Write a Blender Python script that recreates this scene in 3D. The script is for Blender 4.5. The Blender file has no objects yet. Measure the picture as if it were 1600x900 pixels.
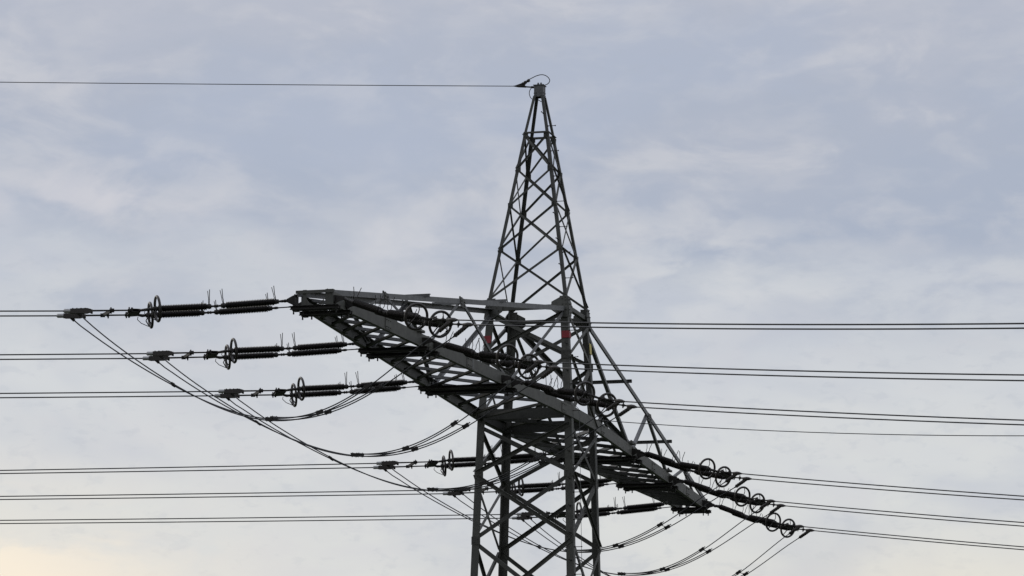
import bpy, bmesh, math, random
from mathutils import Vector, Matrix
random.seed(7)
C = bpy.context.scene.collection
SC = bpy.context.scene
H = 16.6                      # height of the crossarm's bottom chords above the ground
YAW, PITCH, ROLL = -0.27756, 0.18382, 0.00825

# ------------------------------------------------------------------ camera
def set_camera():
    cd = bpy.data.cameras.new('camera'); co = bpy.data.objects.new('camera', cd); C.objects.link(co)
    cy, sy = math.cos(YAW), math.sin(YAW)
    d = Vector((sy*math.cos(PITCH), cy*math.cos(PITCH), math.sin(PITCH)))
    r = Vector((cy, -sy, 0)); u = r.cross(d)
    c, s = math.cos(ROLL), math.sin(ROLL)
    right = c*r+s*u; up = -s*r+c*u
    m = Matrix((right, up, -d)).transposed().to_4x4()
    m.translation = Vector((26.785, -96.585, H-14.915))
    co.matrix_world = m
    cd.sensor_width = 36; cd.lens = 5949.36/1600*36
    cd.clip_start = 0.5; cd.clip_end = 6000
    SC.camera = co
set_camera()

# ------------------------------------------------------------------ sky, sun, exposure
SUN_EL, SUN_AZ = math.radians(24), YAW-math.radians(38)     # azimuth measured from +Y towards +X
def set_world():
    w = bpy.data.worlds.new('World'); SC.world = w; w.use_nodes = True
    nt = w.node_tree; N = nt.nodes; L = nt.links
    for n in list(N): N.remove(n)
    def math_(op, a, b=None, c=None, clamp=False):
        n = N.new('ShaderNodeMath'); n.operation = op; n.use_clamp = clamp
        for i, v in enumerate((a, b, c)):
            if v is None: continue
            if isinstance(v, (int, float)): n.inputs[i].default_value = v
            else: L.new(v, n.inputs[i])
        return n.outputs[0]
    def mix(fac, a, b, mode='MIX'):
        n = N.new('ShaderNodeMix'); n.data_type = 'RGBA'; n.blend_type = mode
        for s, v in ((n.inputs['Factor'], fac), (n.inputs[6], a), (n.inputs[7], b)):
            if isinstance(v, (int, float)): s.default_value = v
            elif isinstance(v, tuple): s.default_value = (*v, 1)
            else: L.new(v, s)
        return n.outputs[2]
    def noise(vec, scale, detail, rough, dist=0):
        n = N.new('ShaderNodeTexNoise'); n.inputs['Scale'].default_value = scale
        n.inputs['Detail'].default_value = detail; n.inputs['Roughness'].default_value = rough
        n.inputs['Distortion'].default_value = dist; L.new(vec, n.inputs['Vector']); return n.outputs[0]
    def smooth(x, lo, hi):
        n = N.new('ShaderNodeMapRange'); n.interpolation_type = 'SMOOTHSTEP'
        L.new(x, n.inputs[0]); n.inputs[1].default_value = lo; n.inputs[2].default_value = hi
        return n.outputs[0]
    tc = N.new('ShaderNodeTexCoord'); V = tc.outputs['Generated']
    sep = N.new('ShaderNodeSeparateXYZ'); L.new(V, sep.inputs[0])
    az = math_('SUBTRACT', math_('ARCTAN2', sep.outputs[0], sep.outputs[1]), YAW)
    el = math_('ARCSINE', sep.outputs[2])
    st = N.new('ShaderNodeVectorMath'); st.operation = 'MULTIPLY'; L.new(V, st.inputs[0]); st.inputs[1].default_value = (1, 1, 2.2)
    S = st.outputs[0]
    n1 = noise(S, 9.0, 5, .52, .35)
    n2 = noise(S, 24.0, 6, .55, .5)
    n3 = noise(S, 60.0, 5, .5, .3)
    elw = math_('ADD', el, math_('MULTIPLY_ADD', n1, .13, -.065))
    elw = math_('ADD', elw, math_('MULTIPLY_ADD', n2, .06, -.03))
    rp = N.new('ShaderNodeValToRGB'); L.new(smooth_lin(N, L, elw, .08, .30), rp.inputs[0])
    stops = [(0, (.72, .71, .68)), (.16, (.70, .71, .70)), (.34, (.65, .67, .695)), (.47, (.555, .585, .64)),
             (.57, (.405, .455, .56)), (.70, (.43, .47, .565)), (.84, (.485, .51, .59)), (1, (.48, .50, .58))]
    e = rp.color_ramp.elements
    while len(e) > 1: e.remove(e[-1])
    e[0].position = 0; e[0].color = (*stops[0][1], 1)
    for p, c in stops[1:]:
        k = e.new(p); k.color = (*c, 1)
    col = rp.outputs[0]
    # soft billows, thicker and thinner cloud
    bill = smooth(n2, .50, .68)
    col = mix(math_('MULTIPLY', bill, .45), col, (.655, .655, .68))
    thin = smooth(n1, .52, .36)
    col = mix(math_('MULTIPLY', thin, .45), col, (.45, .495, .605))
    col = mix(math_('MULTIPLY', smooth(n3, .45, .72), .22), col, (.64, .64, .665))
    n4 = noise(S, 150.0, 6, .6, .2)
    col = mix(math_('MULTIPLY', smooth(n4, .48, .32), .18), col, (.42, .46, .54))
    # wisp of brighter cloud low on the left, glow of the low sun through the cloud
    def blob(a0, e0, sa, se):
        da = math_('DIVIDE', math_('SUBTRACT', az, a0), sa); de = math_('DIVIDE', math_('SUBTRACT', el, e0), se)
        r2 = math_('ADD', math_('MULTIPLY', da, da), math_('MULTIPLY', de, de))
        return math_('EXPONENT', math_('MULTIPLY', r2, -1))
    wisp = math_('MULTIPLY', blob(-.112, .206, .030, .0075), smooth(n3, .30, .62))
    col = mix(math_('MULTIPLY', wisp, .62), col, (.66, .65, .69))
    band0 = math_('MULTIPLY', blob(-.045, .222, .070, .011), smooth(n1, .62, .42))
    col = mix(math_('MULTIPLY', band0, .6), col, (.435, .485, .60))
    band = math_('MULTIPLY', blob(.105, .184, .060, .010), smooth(n2, .36, .58))
    col = mix(math_('MULTIPLY', band, .75), col, (.43, .475, .575))
    puff = math_('MULTIPLY', blob(-.030, .190, .040, .017), smooth(n2, .34, .60))
    col = mix(math_('MULTIPLY', puff, .55), col, (.68, .68, .71))
    puff2 = math_('MULTIPLY', blob(.045, .186, .030, .016), smooth(n3, .36, .60))
    col = mix(math_('MULTIPLY', puff2, .6), col, (.68, .69, .71))
    gl = math_('MULTIPLY', blob(-.150, .104, .062, .022), math_('MULTIPLY_ADD', smooth(n2, .40, .56), .75, .42), clamp=True)
    col = mix(gl, col, (.94, .84, .70))
    gl2 = math_('MULTIPLY', blob(.12, .100, .055, .016), .62)
    col = mix(gl2, col, (.85, .79, .67))
    # overcast brightens towards the zenith
    zen = math_('MULTIPLY_ADD', smooth(el, .28, 1.4), 1.3, 1.0)
    sc = N.new('ShaderNodeVectorMath'); sc.operation = 'SCALE'; L.new(col, sc.inputs[0])
    L.new(math_('MULTIPLY', zen, 10.0), sc.inputs['Scale'])
    sky = N.new('ShaderNodeTexSky'); sky.sky_type = 'NISHITA'; sky.sun_disc = False
    sky.sun_elevation = SUN_EL; sky.sun_rotation = SUN_AZ
    sky.altitude = 100; sky.air_density = 1.0; sky.dust_density = 1.5
    out = mix(.97, sky.outputs[0], sc.outputs[0])
    bg = N.new('ShaderNodeBackground'); bg.inputs[1].default_value = .1; L.new(out, bg.inputs[0])
    wo = N.new('ShaderNodeOutputWorld'); L.new(bg.outputs[0], wo.inputs[0])
def smooth_lin(N, L, x, lo, hi):
    n = N.new('ShaderNodeMapRange'); L.new(x, n.inputs[0]); n.inputs[1].default_value = lo; n.inputs[2].default_value = hi
    return n.outputs[0]
set_world()
def set_sun():
    ld = bpy.data.lights.new('sun', 'SUN'); ld.energy = .6; ld.angle = math.radians(25); ld.color = (1, .93, .82)
    o = bpy.data.objects.new('sun', ld); C.objects.link(o)
    v = Vector((math.sin(SUN_AZ)*math.cos(SUN_EL), math.cos(SUN_AZ)*math.cos(SUN_EL), math.sin(SUN_EL)))
    o.rotation_euler = v.to_track_quat('Z', 'Y').to_euler()
set_sun()
vs = SC.view_settings
SC.display_settings.display_device = 'sRGB'
vs.view_transform = 'Standard'; vs.look = 'None'; vs.exposure = 0; vs.gamma = 1; vs.use_curve_mapping = False
SC.cycles.max_bounces = 6
SC.cycles.use_denoising = True

# ------------------------------------------------------------------ materials
def material(name, col, rough=.6, metal=0., var=.25, scale=6., col2=None, amt2=.0, bump=.0, spec=.5, rnd=0.):
    m = bpy.data.materials.new(name); m.use_nodes = True
    nt = m.node_tree; N = nt.nodes; L = nt.links
    b = N['Principled BSDF']; b.inputs['Roughness'].default_value = rough; b.inputs['Metallic'].default_value = metal
    tc = N.new('ShaderNodeTexCoord')
    n = N.new('ShaderNodeTexNoise'); n.inputs['Scale'].default_value = scale; n.inputs['Detail'].default_value = 6
    n.inputs['Roughness'].default_value = .65; L.new(tc.outputs['Object'], n.inputs['Vector'])
    r = N.new('ShaderNodeValToRGB'); L.new(n.outputs[0], r.inputs[0])
    r.color_ramp.elements[0].position = .3; r.color_ramp.elements[1].position = .7
    r.color_ramp.elements[0].color = (*[c*(1-var) for c in col], 1); r.color_ramp.elements[1].color = (*[c*(1+var) for c in col], 1)
    out = r.outputs[0]
    if col2:
        n2 = N.new('ShaderNodeTexNoise'); n2.inputs['Scale'].default_value = scale*.6; n2.inputs['Detail'].default_value = 8
        n2.inputs['Roughness'].default_value = .7; L.new(tc.outputs['Object'], n2.inputs['Vector'])
        mr = N.new('ShaderNodeMapRange'); mr.inputs[1].default_value = .58; mr.inputs[2].default_value = .74; mr.inputs[4].default_value = amt2
        L.new(n2.outputs[0], mr.inputs[0])
        mx = N.new('ShaderNodeMix'); mx.data_type = 'RGBA'; L.new(mr.outputs[0], mx.inputs['Factor'])
        L.new(out, mx.inputs[6]); mx.inputs[7].default_value = (*col2, 1); out = mx.outputs[2]
    if rnd:                                    # every member is a little lighter or duller than the next
        oi = N.new('ShaderNodeObjectInfo'); mr = N.new('ShaderNodeMapRange'); mr.inputs[3].default_value = 1-rnd; mr.inputs[4].default_value = 1+rnd
        L.new(oi.outputs['Random'], mr.inputs[0])
        sc = N.new('ShaderNodeVectorMath'); sc.operation = 'SCALE'; L.new(out, sc.inputs[0]); L.new(mr.outputs[0], sc.inputs['Scale']); out = sc.outputs[0]
    b.inputs['Specular IOR Level'].default_value = spec
    L.new(out, b.inputs['Base Color'])
    if bump:
        bp = N.new('ShaderNodeBump'); bp.inputs['Strength'].default_value = bump; bp.inputs['Distance'].default_value = .01
        L.new(n.outputs[0], bp.inputs['Height']); L.new(bp.outputs[0], b.inputs['Normal'])
    return m
M_STEEL = material('painted_steel', (.051, .051, .043), .62, 0, .28, 5., (.040, .028, .018), .6, .10, .4, .28)
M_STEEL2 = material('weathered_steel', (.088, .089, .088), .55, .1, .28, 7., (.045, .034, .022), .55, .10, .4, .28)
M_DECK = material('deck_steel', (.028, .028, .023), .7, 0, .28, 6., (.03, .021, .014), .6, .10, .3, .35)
M_DARK = material('forged_fittings', (.014, .012, .010), .6, .0, .4, 20., (.030, .016, .010), .5, .05, .3, .2)
M_RING = material('ring_steel', (.026, .022, .019), .45, .1, .3, 12., (.05, .022, .014), .6, 0, .4, .3)
M_PORC = material('brown_glazed_porcelain', (.007, .005, .004), .5, 0, .3, 9., None, 0, 0, .22, .25)
M_ALU = material('weathered_aluminium', (.30, .30, .29), .5, .5, .15, 25.)
M_CLAMP = material('clamp_body', (.024, .019, .015), .65, .0, .3, 18., (.025, .02, .015), .6)
M_WIRE = material('aluminium_conductor', (.022, .022, .023), .6, .1, .15, 30.)
M_RED = material('red_marker_paint', (.20, .010, .016), .6, 0, .25, 14., (.10, .05, .04), .7)
M_YEL = material('yellow_marker_paint', (.45, .37, .06), .5, 0, .15, 14.)
M_SIGN = material('sign_lettering', (.03, .03, .028), .6, 0, .1, 20.)
M_GRASS = material('meadow_grass', (.030, .042, .017), .9, 0, .45, .35, (.05, .045, .027), .6, .3)

# ------------------------------------------------------------------ mesh helpers
def V(*a): return Vector(a)
class MB:
    def __init__(s): s.v = []; s.f = []; s.sm = []
    def add(s, vs, fs, smooth=False):
        b = len(s.v); s.v += [tuple(p) for p in vs]
        s.f += [tuple(b+i for i in f) for f in fs]; s.sm += [smooth]*len(fs)
    def prism(s, poly, a, b):          # polygon given as 3D points, extruded by vector a..b
        n = len(poly); v = [p+a for p in poly]+[p+b for p in poly]
        s.add(v, [tuple(range(n))[::-1], tuple(range(n, 2*n))]+[(i, (i+1) % n, n+(i+1) % n, n+i) for i in range(n)])
    def obox(s, c, ax, ay, az):        # half axes
        v = [c+i*ax+j*ay+k*az for k in (-1, 1) for j in (-1, 1) for i in (-1, 1)]
        s.add(v, [(0, 2, 3, 1), (4, 5, 7, 6), (0, 1, 5, 4), (2, 6, 7, 3), (0, 4, 6, 2), (1, 3, 7, 5)])
    def section(s, P, Q, e1, e2, prof):  # sweep a 2D profile from P to Q
        n = len(prof); v = [P+e1*x+e2*y for x, y in prof]+[Q+e1*x+e2*y for x, y in prof]
        s.add(v, [tuple(range(n))[::-1], tuple(range(n, 2*n))]+[(i, (i+1) % n, n+(i+1) % n, n+i) for i in range(n)])
    def tube(s, pts, r, seg=8, closed=False, radii=None):
        n = len(pts); fr = None; rings = []
        for i, p in enumerate(pts):
            if closed: t = pts[(i+1) % n]-pts[i-1]
            else: t = pts[min(i+1, n-1)]-pts[max(i-1, 0)]
            t = t.normalized()
            if fr is None:
                up = V(0, 0, 1) if abs(t.z) < .9 else V(1, 0, 0); x = t.cross(up).normalized()
            else: x = (fr-t*fr.dot(t)).normalized()
            fr = x; y = t.cross(x); rr = radii[i] if radii else r
            rings.append([p+(x*math.cos(2*math.pi*k/seg)+y*math.sin(2*math.pi*k/seg))*rr for k in range(seg)])
        v = [q for R in rings for q in R]; f = []
        for i in range(n if closed else n-1):
            j = (i+1) % n
            f += [(i*seg+k, i*seg+(k+1) % seg, j*seg+(k+1) % seg, j*seg+k) for k in range(seg)]
        if not closed: f += [tuple(range(seg))[::-1], tuple((n-1)*seg+k for k in range(seg))]
        s.add(v, f, True)
    def lathe(s, prof, P, d, seg=14):  # prof: (along, radius)
        d = d.normalized(); up = V(0, 0, 1) if abs(d.z) < .9 else V(1, 0, 0); x = d.cross(up).normalized(); y = d.cross(x)
        v = [P+d*t+(x*math.cos(2*math.pi*k/seg)+y*math.sin(2*math.pi*k/seg))*r for t, r in prof for k in range(seg)]
        n = len(prof); f = [(i*seg+k, i*seg+(k+1) % seg, (i+1)*seg+(k+1) % seg, (i+1)*seg+k) for i in range(n-1) for k in range(seg)]
        f += [tuple(range(seg))[::-1], tuple((n-1)*seg+k for k in range(seg))]
        s.add(v, f, False)
    def bolt(s, p, n, r=.018, h=.022):
        s.lathe([(-.004, r), (h, r), (h+.003, r*.8)], p, n, 6)
    def angle(s, P, Q, n, w, t, off=0., inward=True, edge=1, w2=None):
        """angle iron from P to Q; one flange lies in the plane with normal n at distance off, the other stands on its edge"""
        d = (Q-P).normalized(); n = (n-d*n.dot(d)).normalized(); e = n.cross(d).normalized()
        if e.z < 0 or (abs(e.z) < 1e-4 and e.x < 0): e = -e       # e points up the plane
        k = -1 if inward else 1; g = edge
        prof = [(-g*w/2, 0), (g*w/2, 0), (g*w/2, k*(w2 or w)), (g*(w/2-t), k*(w2 or w)), (g*(w/2-t), k*t), (-g*w/2, k*t)]
        s.section(P+n*off, Q+n*off, e, n, prof)
    def build(s, name, mat, parent=None, origin=None):
        me = bpy.data.meshes.new(name); o = origin or V(0, 0, 0)
        me.from_pydata([(a[0]-o.x, a[1]-o.y, a[2]-o.z) for a in s.v], [], s.f)
        for p, k in zip(me.polygons, s.sm): p.use_smooth = k
        me.materials.append(mat)
        bm = bmesh.new(); bm.from_mesh(me); bmesh.ops.recalc_face_normals(bm, faces=bm.faces); bm.to_mesh(me); bm.free()
        ob = bpy.data.objects.new(name, me); C.objects.link(ob)
        ob.location = o
        if parent:
            ob.parent = parent
            base = parent.location.copy(); q = parent.parent
            while q: base += q.location; q = q.parent
            ob.location = o-base
        return ob
def tag(o, label=None, cat=None, group=None, kind=None):
    for k, v in (('label', label), ('category', cat), ('group', group), ('kind', kind)):
        if v: o[k] = v
    return o
def empty(name, loc):
    o = bpy.data.objects.new(name, None); C.objects.link(o); o.location = loc; o.empty_display_size = .3; return o
def lerp(a, b, t): return a+(b-a)*t

# ------------------------------------------------------------------ ground
def make_ground():
    b = MB(); n = 60; R = 3000.
    g = [-R*(abs(2*i/n-1)**3)*(1 if i < n/2 else -1) for i in range(n+1)]
    v = [(x, y, 0.0 if math.hypot(x, y) < 60 else 1.5*math.sin(x*.011)*math.cos(y*.009)*min(1, (math.hypot(x, y)-60)/300)) for y in g for x in g]
    b.add(v, [(j*(n+1)+i, j*(n+1)+i+1, (j+1)*(n+1)+i+1, (j+1)*(n+1)+i) for j in range(n) for i in range(n)])
    tag(b.build('ground', M_GRASS), 'grassy meadow ground under the pylon', 'ground', kind='structure')
make_ground()

# ------------------------------------------------------------------ the pylon
W0, W1, H1, W2, Z2, WP, HP = 2.4, 2.105, 3.005, .608, 7.902, .234, 8.98
def wid(z):
    if z < 0: return W0+.17-.0564*z
    if z < H1: return lerp(W0+.17, W1+.15, z/H1)
    if z < Z2: return lerp(W1+.15, W2+.075, (z-H1)/(Z2-H1))
    return lerp(W2+.075, WP+.055, (z-Z2)/(HP-Z2))
CORN = dict(A=(-1, -1), B=(-1, 1), C=(1, -1), D=(1, 1))
def corner(k, z): sx, sy = CORN[k]; h = wid(z)/2; return V(sx*h, sy*h, z+H)
FACES = [('A', 'C', V(0, -1, 0)), ('B', 'D', V(0, 1, 0)), ('A', 'B', V(-1, 0, 0)), ('C', 'D', V(1, 0, 0))]
tower = empty('transmission_tower', V(0, 0, 0))
tag(tower, 'grey green steel lattice pylon with one wide crossarm and pointed peak', 'pylon')

def leg_section(b, k, z0, z1, w, t):
    sx, sy = CORN[k]
    b.section(corner(k, z0), corner(k, z1), V(-sx, 0, 0), V(0, -sy, 0), [(0, 0), (w, 0), (w, t), (t, t), (t, w), (0, w)])
LEG = {}
for k in 'ABCD':
    b = MB(); leg_section(b, k, -H, 0, .20, .022); leg_section(b, k, 0, H1+.28, .20, .022)
    LEG[k] = b.build('leg', M_STEEL, tower)
    b = MB(); leg_section(b, k, H1+.28, Z2, .092, .012); leg_section(b, k, Z2, HP, .075, .012)
    b.build('peak_leg', M_STEEL, tower)
def band(k, z0, z1, m, lab):
    b = MB(); sx, sy = CORN[k]; w, t = .206, .004
    P, Q = corner(k, z0)+V(sx*t, sy*t, 0), corner(k, z1)+V(sx*t, sy*t, 0)
    b.section(P, Q, V(-sx, 0, 0), V(0, -sy, 0), [(0, 0), (w, 0), (w, t-.0015), (t-.0015, t-.0015), (t-.0015, w), (0, w)])
    tag(b.build('marker_band', m, LEG[k]), lab)
band('A', 2.07, 2.27, M_RED, 'red painted marker band'); band('C', 2.14, 2.33, M_RED, 'red painted marker band')
band('D', 2.05, 2.34, M_YEL, 'yellow painted marker band')

def face_x(name, fa, z0, z1, w, t, legt, mat, dark='down_left', lap=.02, swap=False):
    """crossed pair of angle irons between two node heights of one face"""
    k1, k2, n = fa
    for (ka, za, kb, zb, outer) in ((k1, z1, k2, z0, swap), (k2, z1, k1, z0, not swap)):
        P, Q = corner(ka, za), corner(kb, zb)
        s = (corner(kb, za)-P).normalized(); ins = min(.07, wid(za)*.08)
        P = P+s*ins; Q = Q-s*ins
        d = (Q-P).normalized(); P = P-d*lap; Q = Q+d*lap
        b = MB()
        if outer: b.angle(P, Q, n, w, t, .003+t, inward=False, edge=1, w2=w*(.68 if abs(n.y) > .5 else .55))
        else: b.angle(P, Q, n, w, t, -legt-.004, inward=True, edge=1, w2=w*.68)
        b.build(name, mat, tower)
PN = [3.28, 4.64, 5.88, 6.90, 7.86]
for i in range(4):
    for fa in FACES: face_x('peak_brace', fa, PN[i]+.03, PN[i+1]-.04,   .056 if i else .062, .007, .012, M_STEEL, swap=(i % 2 == 0))
BN = [-16.3, -13.6, -10.7, -7.9, -5.35, -3.2, -1.45, -.02, 1.7, 3.02]
for i in range(9):
    for fa in FACES:
        z0, z1 = BN[i]+.05, BN[i+1]-.05
        if i == 6: z1 = -.18
        if i == 7: z0 = .06
        if i == 8: z1 = 2.85
        face_x('body_brace', fa, z0, z1, .108 if i < 7 else .098, .010, .022, M_STEEL, swap=(i % 2 == 1))
def hbeam(name, P, Q, h, w, n, mat, t=.012, parent=None):       # upright channel with its web facing n
    b = MB(); b.section(P, Q, V(0, 0, 1), n, [(-h/2, 0), (h/2, 0), (h/2, -w), (h/2-t, -w), (h/2-t, -t), (-h/2+t, -t), (-h/2+t, -w), (-h/2, -w)])
    return b.build(name, mat, parent or tower)
for k1, k2, n in FACES:                      # girts at the top and foot of the arm and under the peak
    s = (corner(k2, 0)-corner(k1, 0)).normalized()
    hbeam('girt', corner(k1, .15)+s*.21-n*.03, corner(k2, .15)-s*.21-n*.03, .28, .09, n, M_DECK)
    b = MB(); b.angle(corner(k1, H1)+s*.05, corner(k2, H1)-s*.05, n, .11, .01, -.028, True, -1); b.build('girt', M_STEEL, tower)
    s2 = s*.0; b = MB(); b.angle(corner(k1, Z2+.02), corner(k2, Z2+.02), n, .055, .007, .004, False, -1); b.build('girt', M_STEEL, tower)
for (ka, kb) in (('A', 'D'), ('C', 'B')):     # plan bracing at the arm's foot
    b = MB(); P, Q = corner(ka, .05 if ka == 'A' else .14), corner(kb, .05 if ka == 'A' else .14); d = (Q-P).normalized()
    b.angle(P+d*.3, Q-d*.3, V(0, 0, -1), .10, .01, 0, True); b.build('plan_brace', M_DECK, tower)

def gusset(k, ny, ext, up, dn, mat=M_STEEL):
    """bolted plate lying on a leg's face at the arm's top node"""
    sx, sy = CORN[k]; b = MB()
    n = V(0, sy, 0) if ny else V(sx, 0, 0); s = V(-sx, 0, 0) if ny else V(0, -sy, 0)
    o = corner(k, H1); o = o+n*.006; zz = V(0, 0, 1)
    sh = (corner(k, H1+.5)-corner(k, H1-.5)); sh = sh/sh.z
    def p(a, z): return o+s*a+sh*z
    poly = [p(.0, up), p(.10, up), p(ext, .12), p(ext+.03, -.10), p(ext*.72, -dn*.7), p(.22, -dn), p(0, -dn)]
    b.prism(poly, V(0, 0, 0), n*.014)
    for a, z in ((.05, .24), (.05, .16), (.05, .05), (.05, -.1), (.14, -.18), (.14, .05), (.3, .02), (.36, -.06), (.28, -.16), (.14, .2)):
        if a < ext: b.bolt(p(a, z)+n*.014, n)
    b.build('gusset_plate', mat, tower)
for k in 'ABCD':
    gusset(k, True, .44, .29, .31); gusset(k, False, .33, .26, .27)
for k in 'ABCD':                              # small node plates up the peak and down the body
    sx, sy = CORN[k]
    for z in PN[1:]+BN[5:7]+[1.7]:
        b = MB(); wv = .07 if z > 3 else .12
        b.obox(corner(k, z)+V(-sx*wv*.9, sy*.012, 0), V(wv, 0, 0), V(0, .005, 0), V(0, 0, wv*.9))
        for q in (-.4, .4): b.bolt(corner(k, z)+V(-sx*wv*(.9+q), sy*.017, wv*q), V(0, sy, 0), .014, .016)
        b.build('node_plate', M_STEEL, tower)
# peak cap of four plates and a lid
b = MB(); h = .118
for k1, k2, n in FACES:
    c = n*h+V(0, 0, H+9.12); s = V(-n.y, n.x, 0)
    b.obox(c, s*(h-.012 if abs(n.x) else h+.008), n*.008, V(0, 0, .155))
    for a in (-.07, .07):
        for z in (-.12, -.05): b.bolt(c+s*a+n*.008+V(0, 0, z), n, .016, .02)
b.obox(V(0, 0, H+9.285), V(.15, 0, 0), V(0, .15, 0), V(0, 0, .008))
for a, c in ((-.03, -.05), (.05, -.05), (.02, .05)): b.lathe([(0, .028), (.05, .028), (.055, .018), (.07, .018)], V(a, c, H+9.292), V(0, 0, 1), 8)
b.build('peak_cap', M_STEEL2, tower)
# step bolts on the front right leg and a climbing cable beside it
b = MB(); z = -6.3; i = 0
for z in [-6.3+.36*q for q in range(42)]:
    p = corner('C', z); i += 1
    if abs(z-H1) < .45: continue
    dv, off = (V(1, 0, 0), V(.0, .05, 0)) if i % 2 else (V(0, -1, 0), V(-.07, 0, 0))
    bb = MB(); L_ = .20 if i % 2 else .17
    bb.tube([p+off-dv*.01, p+off+dv*L_], .010, 6); bb.lathe([(0, .018), (.02, .018)], p+off+dv*L_, dv, 6); bb.lathe([(.0, .02), (.018, .02)], p+off, dv, 6)
    bb.build('step_bolt', M_DARK, tower)
b = MB(); b.tube([corner('C', .32)+V(-.03, -.06, 0), corner('C', .30)+V(.12, -.05, 0), corner('C', .22)+V(.19, .02, 0), corner('C', 0)+V(.20, .05, 0), corner('C', -3)+V(.2, .05, 0), corner('C', -9)+V(.2, .05, 0), corner('C', -16.5)+V(.2, .05, 0)], .007, 6)
b.build('climbing_cable', M_STEEL2, tower)

# ------------------------------------------------------------------ crossarm, one part per side with its own pieces
TIP = 18.0; WC = W0+.22
TW = {-1: .90, 1: .83}
def halfw(Y):
    s = -1 if Y < 0 else 1; a = abs(Y)
    return WC/2 if a < W0/2 else lerp(WC/2, TW[s]/2, (a-W0/2)/(TIP-W0/2))
def chordpt(sx, Y, z=0): return V(sx*halfw(Y), Y, H+z)
def topc(sx, sy, a):                          # point of the top chord at distance a along the arm
    t = (TIP-a)/(TIP-W1/2); return V(sx*lerp(TW[sy]/2-.02, W1/2, t), sy*a, H+lerp(.40, H1, t))
CH = .30
ATT = (6.6, 12.3, 18.0)
def arm(sy):
    e = .42
    b = MB()
    for sx in (-1, 1):
        P, Q = chordpt(sx, sy*(W0/2+.02)), chordpt(sx, sy*(TIP+(e if sx > 0 else .04))); n = V(sx, 0, 0)
        t = .014; w = .10
        b.section(P, Q, V(0, 0, 1), n, [(0, 0), (CH, 0), (CH, -w), (CH-t, -w), (CH-t, -t), (t, -t), (t, -w), (0, -w)])
        P, Q = chordpt(sx, sy*-.02+0), chordpt(sx, sy*(W0/2+.02))
        b.section(P+n*.004, Q+n*.004, V(0, 0, 1), n, [(0, 0), (CH, 0), (CH, -w), (CH-t, -w), (CH-t, -t), (t, -t), (t, -w), (0, -w)])
        for a in (2.0, 6.4, 9.4, 12.1, 15.0):   # splice and node plates with bolts on the outer web
            c = chordpt(sx, sy*a, CH/2); b.obox(c+n*.008, n*.006, V(0, .19, 0)+n*(.19*(-.045)*sy*sx*sx), V(0, 0, .125))
            for dy in (-.13, 0, .13):
                for dz in (-.08, .08): b.bolt(c+n*.012+V(0, dy, dz), n, .016, .018)
    arm_o = b.build('crossarm', M_STEEL, tower)
    def sub(name, mb, mat=M_STEEL): return mb.build(name, mat, arm_o)
    # top chords
    for sx in (-1, 1):
        b = MB(); P, Q = topc(sx, sy, TIP+.42), topc(sx, sy, W1/2+.05); n = V(sx, 0, 0)
        d = (Q-P).normalized(); up = (V(0, 0, 1)-d*d.z).normalized(); w, t = .125, .012
        nn = up.cross(d).normalized(); nn = nn if nn.x*sx > 0 else -nn
        b.section(P, Q, up, nn, [(0, .0), (-w, 0), (-w, -t), (-t, -t), (-t, -w), (0, -w)])
        sub('top_chord', b, M_STEEL2)
    # struts between the top chords
    for a in (6.5, 12.3):
        b = MB(); P, Q = topc(-1, sy, a), topc(1, sy, a); z = V(0, 0, .012)
        b.angle(P+z-V(.12, 0, 0), Q+z+V(.12, 0, 0), V(0, sy, 0), .09, .009, .0, True, 1); sub('strut', b, M_STEEL2)
    # side trusses
    for sx in (-1, 1):
        n = V(sx, 0, 0); ct = CH+.01
        def low(a): return chordpt(sx, sy*a, CH*.62)-n*.03
        def hi(a): return topc(sx, sy, a)-n*.03-V(0, 0, .07)
        mem = [(hi(W1/2+.12)-V(0, 0, .1), low(6.25), .095), (low(6.45), hi(9.45), .085), (hi(9.62), low(12.1), .08), (low(12.5), hi(14.9), .07), (hi(15.05), low(16.6), .06)]
        for i, (P, Q, w) in enumerate(mem):
            b = MB(); b.angle(P, Q, n, w, .009, .0, True, 1 if i % 2 else -1); sub('truss_brace', b, M_STEEL2)
        b = MB()
        for a, pw in ((9.53, .19), (14.97, .14)):
            c = topc(sx, sy, a)+n*.004-V(0, 0, .10)
            b.obox(c, n*.006, V(0, pw, 0), V(0, 0, .11))
            for dy in (-.12, .12): b.bolt(c+n*.006+V(0, dy*pw/.19, -.05), n); b.bolt(c+n*.006+V(0, dy*pw/.19, .03), n)
            for dy in (-.07, .07): b.bolt(topc(sx, sy, a)+V(-sx*.05, dy, .0), V(0, 0, 1), .022, .05)
        sub('node_plate', b, M_STEEL)
    # deck lacing: dark diagonals at the lower flanges, crossed by others at the upper flanges
    Y = 1.9; i = 0
    while Y < 17.4:
        wd = 2*halfw(Y)
        for lvl, (s0, s1) in ((.016, (1, -1)), (CH-.03, (-1, 1))):
            if lvl > .1 and Y > 16.4: continue
            a0 = min(Y+wd*.62, 17.9); a1 = max(Y-wd*.62, 1.3)
            if lvl > .1: a0 = min(a0+.45, 17.9); a1 = a1+.45
            P, Q = chordpt(s0, sy*a0, lvl)-V(s0*.03, 0, 0), chordpt(s1, sy*a1, lvl)-V(s1*.03, 0, 0)
            b = MB(); b.angle(P, Q, V(0, 0, -1), .085, .008, 0, True, 1 if lvl < .1 else -1)
            pl = chordpt(-1, sy*(a1 if s1 < 0 else a0), lvl)+V(.11, 0, -.004 if lvl < .1 else .01)
            if lvl < .1: b.obox(pl, V(.07, 0, 0), V(0, .075, 0), V(0, 0, .004))
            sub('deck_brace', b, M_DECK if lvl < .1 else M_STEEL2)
        Y += wd*.47+.38; i += 1
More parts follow.
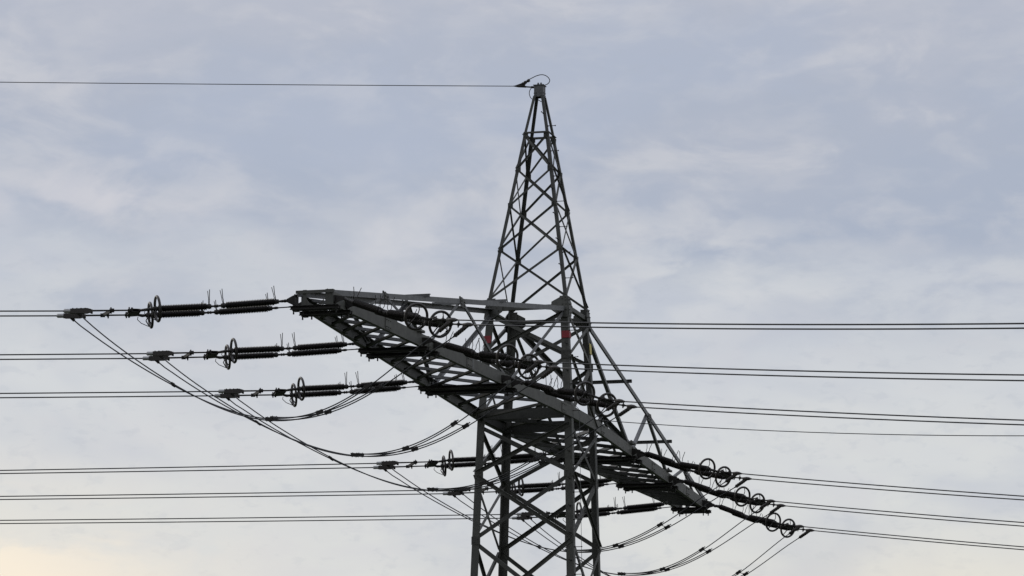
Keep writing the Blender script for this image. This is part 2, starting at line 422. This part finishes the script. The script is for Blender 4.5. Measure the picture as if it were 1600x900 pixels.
    # pairs of attachment beams under the chords
    for a in ATT:
        for da in (-.36, .36):
            y = sy*a+da; b = MB(); hw = halfw(y)
            for q in (-.055, .055):
                b.obox(V(0, y+q, H-.042), V(hw+.13, 0, 0), V(0, .012, 0), V(0, 0, .037))
                for z in (-.006, -.078): b.obox(V(0, y+q*1.7, H+z), V(hw+.128, 0, 0), V(0, .030, 0), V(0, 0, .005))
            for sx in (-1, 1):
                b.obox(V(sx*(hw+.02), y, H-.095), V(.05, 0, 0), V(0, .09, 0), V(0, 0, .012))
                b.lathe([(0, .018), (.08, .018)], V(sx*(hw+.06), y-.05, H-.18), V(0, 0, 1), 6)
                b.lathe([(0, .018), (.08, .018)], V(sx*(hw-.12), y+.05, H-.16), V(0, 0, 1), 6)
            sub('cross_beam', b, M_DARK)
            # upright lug plates for the strings
            for sx in (-1, 1):
                b = MB(); o = V(sx*hw, y, H+.14); d = V(sx, 0, 0)
                k = 1 if sx < 0 else .62
                b.prism([o+V(0, 0, .14*k)+d*.004, o+V(0, 0, -.20*k)+d*.004, o+d*.10+V(0, 0, -.10*k), o+d*.24+V(0, 0, -.03), o+d*.24+V(0, 0, .04), o+d*.10+V(0, 0, .11*k)], V(0, -.014, 0), V(0, .014, 0))
                b.obox(o+d*.018, d*.012, V(0, .12*k, 0), V(0, 0, .12*k))
                sub('attachment_lug', b, M_DARK)
    # end frame
    b = MB()
    y = sy*(TIP+.42)
    for sx in (-1, 1):
        b.obox(V(sx*(halfw(TIP)-(.17 if sx < 0 else .09)), y-sy*.03, H+.19), V(.045 if sx < 0 else .09, 0, 0), V(0, .012, 0), V(0, 0, .17))
        b.prism([V(sx*(halfw(TIP)-.215), y-sy*.03, H+.02), V(sx*(halfw(TIP)-.38), y-sy*.03, H+.02), V(sx*(halfw(TIP)-.28), y-sy*.03, H+.07), V(sx*(halfw(TIP)-.215), y-sy*.03, H+.15)], V(0, -.008, 0), V(0, .008, 0))
    P, Q = topc(-1, sy, TIP+.43), topc(1, sy, TIP+.43)
    b.section(P+V(-.03, 0, .012), Q+V(.03, 0, .012), V(0, 0, 1), V(0, sy, 0), [(0, 0), (-.07, 0), (-.07, -.01), (-.01, -.01), (-.01, -.08), (0, -.08)])
    b.section(chordpt(-1, y, .24)+V(.42, -sy*.03, 0), chordpt(1, y, .36)+V(-.14, -sy*.03, 0), V(0, 0, 1), V(0, sy, 0), [(-.016, 0), (.016, 0), (.016, -.008), (-.016, -.008)])
    sub('end_plate', b, M_STEEL)
    # maintenance pegs and clamps standing on the near chord beside each string
    for a in ATT[:2] if sy > 0 else ATT[1:2]:
        b = MB(); c = chordpt(1, sy*a-.75, CH)
        for q in (0, .22): b.obox(c+V(.03, q, .03), V(.07, 0, 0), V(0, .06, 0), V(0, 0, .028))
        b.lathe([(0, .03), (.10, .03)], c+V(.02, .1, .02), V(0, 0, 1), 8); sub('clamp_bracket', b, M_STEEL)
    return arm_o
arm_near = arm(-1); arm_far = arm(1)
# small plate with two short lines of dark lettering on the near arm's web
o = chordpt(1, -9.35, .0)+V(.004, 0, 0)
b = MB(); sl = (chordpt(1, -8.9)-chordpt(1, -9.8)).normalized()
b.obox(o+V(.003, 0, .155), V(.003, 0, 0), sl*.26, V(0, 0, .12)); plate = b.build('sign_plate', M_STEEL2, arm_near)
bm_ = MB()
for z in (.20, .10):
    for y0, wds in ((-.2, 3), (.02, 4)):
        for q in range(wds): bm_.obox(o+V(.0075, 0, z)+sl*(y0+q*.045), V(.0015, 0, 0), sl*.016, V(0, 0, .022-.004*(q % 2)))
for v in []: pass
b = bm_
b.build('sign_plate_lettering', M_SIGN, arm_near)

# ------------------------------------------------------------------ tension strings: two parallel lines of two long rod insulators
# ((ring centre),(conductor clamp tip), conductor slope) for the upper and the lower line of each phase, nearest phase first
L_PH = [
  [((-3.11,-19.92,16.388),(-4.94,-20.77,16.266),0.0478), ((-3.54,-19.23,16.385),(-5.28,-20.33,16.250),0.0486)],
  [((-3.40,-14.24,16.406),(-5.22,-15.08,16.269),0.0518), ((-3.81,-13.53,16.386),(-5.50,-14.61,16.244),0.0508)],
  [((-3.69,-8.56,16.399),(-5.53,-9.41,16.268),0.0515), ((-4.12,-7.86,16.361),(-5.81,-8.94,16.239),0.0508)],
  [((-3.87,4.93,16.463),(-5.77,4.04,16.311),0.0574), ((-4.29,5.63,16.408),(-6.02,4.53,16.267),0.0546)],
  [((-3.43,10.62,16.449),(-5.35,9.73,16.283),0.0519), ((-3.85,11.33,16.399),(-5.68,10.17,16.236),0.0504)],
  [((-3.14,16.23,16.393),(-4.90,15.43,16.251),0.0484), ((-3.56,16.94,16.332),(-5.18,15.90,16.197),0.0471)],
]
R_PH = [
  [((2.93,-20.29,15.904),(4.04,-20.99,15.665),0.1400), ((3.31,-19.77,15.815),(4.29,-20.66,15.610),0.1387)],
  [((3.37,-14.74,15.918),(4.40,-15.38,15.659),0.1437), ((3.72,-14.18,15.778),(4.67,-15.05,15.570),0.1426)],
  [((3.70,-9.10,15.936),(4.85,-9.82,15.595),0.1484), ((4.12,-8.59,15.723),(5.06,-9.46,15.509),0.1466)],
  [((3.57,4.58,15.954),(4.67,3.89,15.697),0.1558), ((3.90,5.15,15.798),(4.86,4.27,15.596),0.1526)],
  [((3.33,10.17,15.904),(4.42,9.48,15.649),0.1539), ((3.65,10.74,15.772),(4.64,9.84,15.559),0.1529)],
  [((3.05,15.78,15.846),(4.11,15.12,15.603),0.1535), ((3.39,16.33,15.718),(4.35,15.46,15.518),0.1521)],
]
AZ = {-1: .5, 1: .65}
ATTY = [-18.0, -12.3, -6.6, 6.6, 12.3, 18.0]
def long_rod_profile():
    p = [(0, .030), (.0, .052), (.085, .055), (.10, .040)]
    n = 30; t0, t1 = .11, 1.20; pit = (t1-t0)/n
    for i in range(n):
        a = t0+i*pit; p += [(a, .060), (a+pit*.25, .063), (a+pit*.48, .081), (a+pit*.66, .081), (a+pit*.82, .063)]
    p += [(1.21, .040), (1.225, .055), (1.31, .052), (1.31, .030)]
    return p
PROF = long_rod_profile()
b = MB(); b.lathe(PROF, V(0, 0, 0), V(1, 0, 0), 14)
ROD_MESH = None
def rod_object(P, d, parent):
    """a long rod insulator with its metal end caps, its mesh shared by every copy"""
    global ROD_MESH, CAP_MESH
    if ROD_MESH is None:
        r = MB(); r.lathe(PROF[3:-4], V(0, 0, 0), V(1, 0, 0), 14); t = r.build('long_rod_insulator', M_PORC); ROD_MESH = t.data; bpy.data.objects.remove(t)
        r = MB(); r.lathe([(-.06, .022), (0, .026), (.0, .050), (.085, .054), (.105, .042)], V(0, 0, 0), V(1, 0, 0), 14)
        t = r.build('end_cap', M_DARK); CAP_MESH = t.data; bpy.data.objects.remove(t)
    q = d.to_track_quat('X', 'Z')
    o = bpy.data.objects.new('insulator_rod', ROD_MESH); C.objects.link(o); o.parent = parent
    o.location = P-parent.location; o.rotation_mode = 'QUATERNION'; o.rotation_quaternion = q
    for x in (0, 1.30):
        c = bpy.data.objects.new('end_cap', CAP_MESH); C.objects.link(c); c.parent = o
        if x: c.location = (x, 0, 0); c.rotation_euler = (0, 0, math.pi)
    return o
def horn(b, P, d, pn, up, s=1.0, lean=0.):
    for q in (-1, 1):
        b.tube([P+up*.045, P+up*.07+pn*q*.035, P+up*.12*s+pn*q*.055+d*lean*.3, P+up*.17*s+pn*q*.045+d*lean*.5, P+up*.36*s+pn*q*(.10)+d*lean], .0085, 6)
    b.lathe([(-.02, .060), (.02, .060)], P, d, 10)
def make_string(sgn, i, rows, label):
    Y = ATTY[i]; d2 = V(sgn*math.cos(AZ[sgn]), -math.sin(AZ[sgn]), 0)
    root = empty('insulator_string', V(sgn*(halfw(Y)+.24), Y, H+.14))
    tag(root, label, 'insulator', 'double tension insulator strings along the crossarm')
    rings = [Vector(r[0]) for r in rows]; clamps = [Vector(r[1]) for r in rows]
    pn = V(-d2.y*1, d2.x, 0).normalized()
    if pn.y > 0: pn = -pn                       # towards the viewer's side
    ends = []
    for j in (0, 1):
        dy = -.36 if j == 0 else .36
        A = V(sgn*(halfw(Y+dy)+.24), Y+dy, H+.14+(-.02 if sgn > 0 else 0)); Rg = rings[j]
        d = (A-Rg).normalized()                 # from the live end towards the arm
        L = (A-Rg).length; up = V(0, 0, 1)-d*d.z; up.normalize(); side = d.cross(up)
        M = Rg+d*1.315-V(0, 0, .075 if sgn > 0 else .02)        # the heavy string hangs in a slight bow
        d1 = (M-Rg).normalized(); d3 = (A-M).normalized()
        q1 = M-d1*1.415; r1 = rod_object(q1, d1, root)
        q2 = M+d3*.115; r2 = rod_object(q2, d3, root)
        b = MB(); b.tube([M-d1*.06, M, M+d3*.06], .020, 8); b.lathe([(0, .034), (.03, .034), (.045, .022), (.06, .034), (.09, .034)], M-d3*.045, d3, 10)
        e0 = M+d3*1.475
        b.build('mid_link', M_DARK, root)
        b = MB(); b.tube([e0, A+d*.0], .014, 8); b.lathe([(0, .026), (.05, .032), (.10, .022)], e0-d3*.02, d3, 10)
        b.lathe([(-.09, .02), (-.06, .036), (-.02, .036), (.02, .022)], A, d, 10); b.obox(A-d*.12, d*.05, side*.03, up*.012)
        b.build('link_rod', M_DARK, root)
        # arcing horns
        for tt, s, ln in ((1.16, .72 if j else 1., .02), (1.48, .72 if j else 1., -.02), (2.66, .95, -.03)):
            b = MB(); horn(b, M+(d1 if tt < 1.3 else d3)*(tt-1.315), d, side, up, s, ln); b.build('arcing_horn', M_DARK, root)
        # grading ring with its bracket
        b = MB(); R0 = .272; c = Rg
        b.tube([c+(up*math.cos(2*math.pi*k/40)+side*math.sin(2*math.pi*k/40))*R0 for k in range(40)], .030, 10, closed=True)
        ring = b.build('grading_ring', M_RING, root)
        b = MB(); b.lathe([(-.03, .062), (.03, .062)], c-d*.05, d, 10)
        for sg in (-1, 1):
            b.tube([c-d*.05+side*sg*.05-up*.02, c-d*.09+side*sg*.14-up*.1, c-d*.03+side*sg*.17-up*.21], .013, 6)
        b.tube([c-d*.05+up*.05, c-d*.05+up*.16+side*.02, c+up*(R0-.02)+side*.02], .011, 6)
        b.tube([c-d*.28-up*.02, c-d*.30-up*.08, c-d*.22-up*.17, c-d*.06-up*.25, c-up*.262], .009, 6)
        b.build('ring_bracket', M_DARK, ring)
        ends.append((Rg-d*.16, d))
    # yoke
    m = (ends[0][0]+ends[1][0])/2; cm = (clamps[0]+clamps[1])/2; dd = (cm-m).normalized()
    yo = m+dd*.36; dif = (clamps[0]-clamps[1]); dif = (dif-dd*dif.dot(dd)); bs = dif.normalized(); hb = dif.length/2
    b = MB(); nn = dd.cross(bs).normalized()
    for off in (-.028, .028):
        poly = [m+dd*.17+bs*(hb*.9), m+dd*.17-bs*(hb*.9), yo-bs*(hb+.03), yo-bs*(hb-.02)+dd*.06, yo+bs*(hb-.02)+dd*.06, yo+bs*(hb+.03)]
        b.prism(poly, nn*(off-.007), nn*(off+.007))
    for j in (0, 1): sgj = 1 if j == 0 else -1; b.tube([ends[j][0]+ends[j][1]*.10, ends[j][0]-ends[j][1]*.03, m+dd*.22+bs*sgj*hb*.8], .030, 8, radii=[.024, .036, .026])
    for p in (yo+bs*hb, yo-bs*hb): b.tube([p-nn*.06, p+nn*.06], .024, 8)
    b.build('yoke_plate', M_DARK, root)
    # per subconductor: link rods, then the dead end clamp
    L2 = (cm-yo).length
    jl = []
    for j in (0, 1):
        sg = 1 if j == 0 else -1
        S = yo+bs*sg*hb; E = clamps[j]; d = (E-S).normalized(); LL = (E-S).length; up = (V(0, 0, 1)-d*d.z).normalized(); sd = d.cross(up)
        body = .58 if sgn < 0 else .34
        b = MB(); mid = S+d*min(.52, LL*.42)
        b.tube([S, S+d*(LL-body+.03)], .019, 8, radii=[.017, .021])
        for t in (.04, min(.44, LL*.36)): b.lathe([(0, .036), (.05, .036)], S+d*t, d, 8); b.tube([S+d*(t+.02)-up*.07, S+d*(t+.02)+up*.07], .016, 6)
        b.build('link_rod', M_DARK, root)
        b = MB(); o = E-d*body
        if sgn < 0:
            poly = [o-up*.035, o+d*.08-up*.06, o+d*.40-up*.06, o+d*.46-up*.045, o+d*.46+up*.045, o+d*.09+up*.055, o+up*.03]
            b.prism(poly, -sd*.05, sd*.05)
            for t in (.13, .22, .31, .40): b.tube([o+d*t+up*.05, o+d*t+up*.066], .014, 6)
            b.lathe([(0, .040), (.03, .052), (.05, .052)], o+d*.02-up*.02, -d, 8)
            cl = b.build('dead_end_clamp', M_CLAMP, root)
            b = MB(); b.lathe([(0, .047), (.14, .047), (.145, .03), (.16, .02)], o+d*.45, d, 10); b.build('clamp_sleeve', M_ALU, cl)
            J = o+d*.26-up*.075; jd = (-d*.72-up*.7).normalized()
            b = MB(); b.lathe([(-.06, .034), (.05, .034), (.06, .022)], J, jd, 8); b.build('jumper_terminal', M_DARK, cl)
        else:
            b.tube([o-d*.02, o+d*.16, o+d*.27, E, E+d*.05], .03, 8, radii=[.022, .048, .044, .026, .017])
            tail = o+d*.14-up*.03; td = (-d*.76-up*.42).normalized()
            poly = [o+d*.04+up*.02, o+d*.30+up*.015, tail+td*.20-up*.035, tail+td*.14+up*.03]
            b.prism(poly, -sd*.028, sd*.028)
            cl = b.build('dead_end_clamp', M_CLAMP, root)
            b = MB(); pr = [(0, .03)]
            for q in range(5): a = .03+q*.075; pr += [(a, .03), (a+.012, .050), (a+.035, .050), (a+.047, .03)]
            pr += [(.42, .022), (.46, .015)]
            b.lathe(pr, tail+td*.06, td, 10); b.build('jumper_terminal', M_CLAMP, cl)
            J = tail+td*.46; jd = td
        jl.append((J, jd))
    # diagonal spacer between the two rods
    sp = MB(); pu = lerp(yo+bs*hb, clamps[0], .30); pl_ = lerp(yo-bs*hb, clamps[1], .37)
    if sgn < 0:
        g = (pu-pl_).normalized()
        sp.obox((pu+pl_)/2, (pu-pl_)/2+g*.04, g.cross(V(0, 0, 1)).normalized()*.02, V(0, 0, .035))
        sp.lathe([(-.05, .045), (.05, .045)], pu, dd, 8); sp.lathe([(-.05, .045), (.05, .045)], pl_, dd, 8)
        sp.build('spacer_plate', M_DARK, root)
    return jl, clamps, dd

ORD = ['nearest and topmost', 'second from the top', 'third from the top', 'fourth from the top', 'fifth from the top', 'farthest and lowest']
def wire(P, d2, slope, k, length, r, label):
    b = MB(); n = 60; pts = []
    for q in range(n+1):
        t = length*(q/n)**1.25; pts.append(P+d2*t+V(0, 0, -slope*t+k*t*t/2))
    b.tube(pts, r, 8)
    o = b.build('conductor_wire', M_WIRE, None, P.copy())
    return tag(o, label, 'power line', 'twin conductor wires leaving the pylon')
JL, JR = [], []
for i in range(6):
    tip = {0: ' at the near tip of the crossarm', 5: ' at the far tip of the crossarm'}.get(i, '')
    lab = ['Dark double insulator string pulling left from the near, upper tip of the crossarm',
           'Dark double insulator string running left, the second below the crossarm\'s upper tip',
           'Dark double insulator string running left, third down, just above the pylon body\'s left side',
           'Dark double insulator string crossing behind the left pylon leg, fourth down on the left',
           'Dark double insulator string seen through the lattice between the legs, fifth down running left',
           'Lowest dark double insulator string pulling left, from the crossarm\'s far lower tip'][i]
    j, cl, dd = make_string(-1, i, L_PH[i], lab); JL.append(j)
    for q, nm in ((0, 'Upper'), (1, 'Lower')):
        wire(cl[q], V(-math.cos(.5), -math.sin(.5), 0), L_PH[i][q][2]+.002, .0004, 190, .0155,
             '%s wire of the twin pair running left, %s pair of six on that side' % (nm, ['topmost', 'second', 'third', 'fourth', 'fifth', 'lowest'][i]))
    lab = ['Dark double insulator string with two round rings, right side, along the crossarm\'s upper tip',
           'Dark double insulator string with rings before the pylon\'s left leg, second down on the right',
           'Dark double insulator string with rings before the pylon\'s right leg, third down on the right',
           'Dark double insulator string with rings right of the pylon, upper of the three right ones',
           'Dark double insulator string with rings right of the pylon, middle of the three right ones',
           'Dark double insulator string with rings off the crossarm\'s lower tip, lowest on the right'][i]
    j, cl, dd = make_string(1, i, R_PH[i], lab); JR.append(j)
    for q, nm in ((0, 'Upper'), (1, 'Lower')):
        wire(cl[q], V(math.cos(.65), -math.sin(.65), 0), R_PH[i][q][2]+.0007*(17.5, 15.6, 13.8, 11.2, 10.4, 9.6)[i], .0014, 92, .0150,
             '%s wire of the twin pair running right, %s pair of six on that side' % (nm, ['topmost', 'second', 'third', 'fourth', 'fifth', 'lowest'][i]))

# ------------------------------------------------------------------ jumper loops under the crossarm
SAG = [2.15, 2.15, 2.2, 2.2, 2.2, 2.2]
def make_jumper(i):
    root = empty('jumper_loop', (JL[i][0][0]+JR[i][0][0])/2-V(0, 0, SAG[i]))
    tag(root, ['Slack twin jumper cable looping under the crossarm\'s upper tip, topmost and leftmost loop',
               'Second slack twin jumper loop below the crossarm, its low point left of the pylon',
               'Third slack twin jumper loop, its low clamps just left of the pylon\'s left leg',
               'Slack twin jumper loop behind the pylon legs, rising right to the crossarm\'s lower end',
               'Slack twin jumper loop rising right of the pylon, below the crossarm\'s lower tip',
               'Lowest slack twin jumper loop, rising to the lowest insulator string on the right'][i], 'jumper cable', 'jumper loops under the crossarm')
    curves = []
    for j in (0, 1):
        P, dp = JL[i][j]; Q, dq = JR[i][j]
        sg = SAG[i]+(.10 if j == 0 else -.02)
        def f(t, P=P, Q=Q, sg=sg): return lerp(P, Q, t)-V(0, 0, 4*sg*t*(1-t)*(0.7562+t*(-0.3347+t*(2.4425+t*-2.1989))))
        curves.append(f)
        n = 48; pts = [f(q/n) for q in range(n+1)]
        # leave the terminals in their own direction
        pts[0] = P; pts[-1] = Q; pts[-2] = lerp(pts[-2], Q+dq*(Q-pts[-2]).length, .6); pts[1] = lerp(pts[1], P+dp*(P-pts[1]).length, .4)
        b = MB(); b.tube(pts, .0140, 8); cab = b.build('jumper_cable', M_WIRE, root)
        b = MB(); b.tube([f(t)+V(0, 0, .052) for t in [.53+.29*q/24 for q in range(25)]], .0140, 8)
        b.build('doubling_cable', M_WIRE, cab)
    for t in (.54, .68, .81):
        b = MB(); cs = []
        for j in (0, 1):
            tt = t; c = curves[j](tt); dr = (curves[j](tt+.01)-curves[j](tt-.01)).normalized()
            n = (V(0, 0, 1)-dr*dr.z).normalized(); sd = dr.cross(n); cs.append(c+n*.026)
            b.obox(c+n*.026, dr*.080, sd*.022, n*.042)
            for q in (-.045, .045): b.tube([c+dr*q-n*.03, c+dr*q+n*.082], .009, 6)
            if t < .6: b.build('spacer_clamp', M_DARK, root); b = MB()
        if t > .6: b.tube(cs, .010, 6); b.build('spacer_clamp', M_DARK, root)
    b = MB(); b.tube([curves[0](.27), curves[1](.275)], .012, 6)
    for j in (0, 1): b.lathe([(-.04, .026), (.04, .026)], curves[j](.27+.005*j), V(.8, 0, -.5).normalized(), 8)
    b.build('spacer_clamp', M_DARK, root)
for i in range(6): make_jumper(i)

# ------------------------------------------------------------------ earth wires
dL = V(-math.cos(.5), -math.sin(.5), 0); dR = V(math.cos(.65), -math.sin(.65), 0)
def make_earth_wire():
    o = V(0, 0, H+9.235); root = empty('earth_wire', o)
    tag(root, 'Thin earth wire running left from the pylon\'s pointed peak with looped tail', 'earth wire')
    S = o+dL*.68
    b = MB(); b.tube([S+dL*t+V(0, 0, -.0565*t+.0002*t*t) for t in [190*(q/60)**1.25 for q in range(61)]], .0105, 8); b.build('cable', M_WIRE, root)
    up = V(0, 0, 1); sd = dL.cross(up)
    b = MB(); b.tube([S+dL*.05, S-dL*.08, S-dL*.30], .03, 8, radii=[.012, .030, .026])
    b.prism([S+dL*.02+up*.01, S-dL*.26+up*.01, S-dL*.30+up*.10, S-dL*.22+up*.11], -sd*.02, sd*.02)
    b.lathe([(0, .034), (.05, .042), (.07, .03), (.10, .045), (.14, .045), (.16, .028), (.2, .042), (.25, .042)], S-dL*.18+up*.06, (-dL+up*.62).normalized(), 8)
    b.build('dead_end_clamp', M_DARK, root)
    b = MB(); b.tube([S-dL*.28, o+dL*.10], .02, 8); b.lathe([(0, .032), (.06, .032)], S-dL*.44, -dL, 8); b.obox(o+dL*.14, dL*.08, sd*.02, up*.025); b.build('link_rod', M_DARK, root)
    def pl(px, py): return o+dL*((843.2-px)/56.0)+up*((137.0-py)/59.0)
    def smooth(pts):
        out = []
        for q in range(len(pts)-1):
            p0, p1, p2, p3 = pts[max(q-1, 0)], pts[q], pts[q+1], pts[min(q+2, len(pts)-1)]
            for s in range(6):
                t = s/6; out.append(.5*((2*p1)+(p2-p0)*t+(2*p0-5*p1+4*p2-p3)*t*t+(3*p1-p0-3*p2+p3)*t**3))
        return out+[pts[-1]]
    b = MB(); b.tube(smooth([pl(823, 127), pl(831, 122), pl(839, 117.5), pl(847, 115.5), pl(854, 117.5), pl(858.5, 123), pl(857, 128.5), pl(852, 132), pl(846, 133.5), pl(838, 134.5)]), .0115, 8); b.build('loop_tail', M_WIRE, root)
    b = MB(); b.tube(smooth([pl(834, 135.5), pl(829, 140), pl(827, 147), pl(829, 154), pl(833, 157), pl(839, 156.5), pl(846, 160)]), .0105, 8); b.build('bonding_lead', M_WIRE, root)
make_earth_wire()
P = corner('D', .3)
b = MB(); b.tube([P+dR*t+V(0, 0, -.166*t+.0017*t*t) for t in [92*(q/60)**1.25 for q in range(61)]], .0105, 8)
tag(b.build('earth_wire', M_WIRE, None, P.copy()), 'Single thin wire running right from the pylon body, below the third twin pair', 'earth wire')
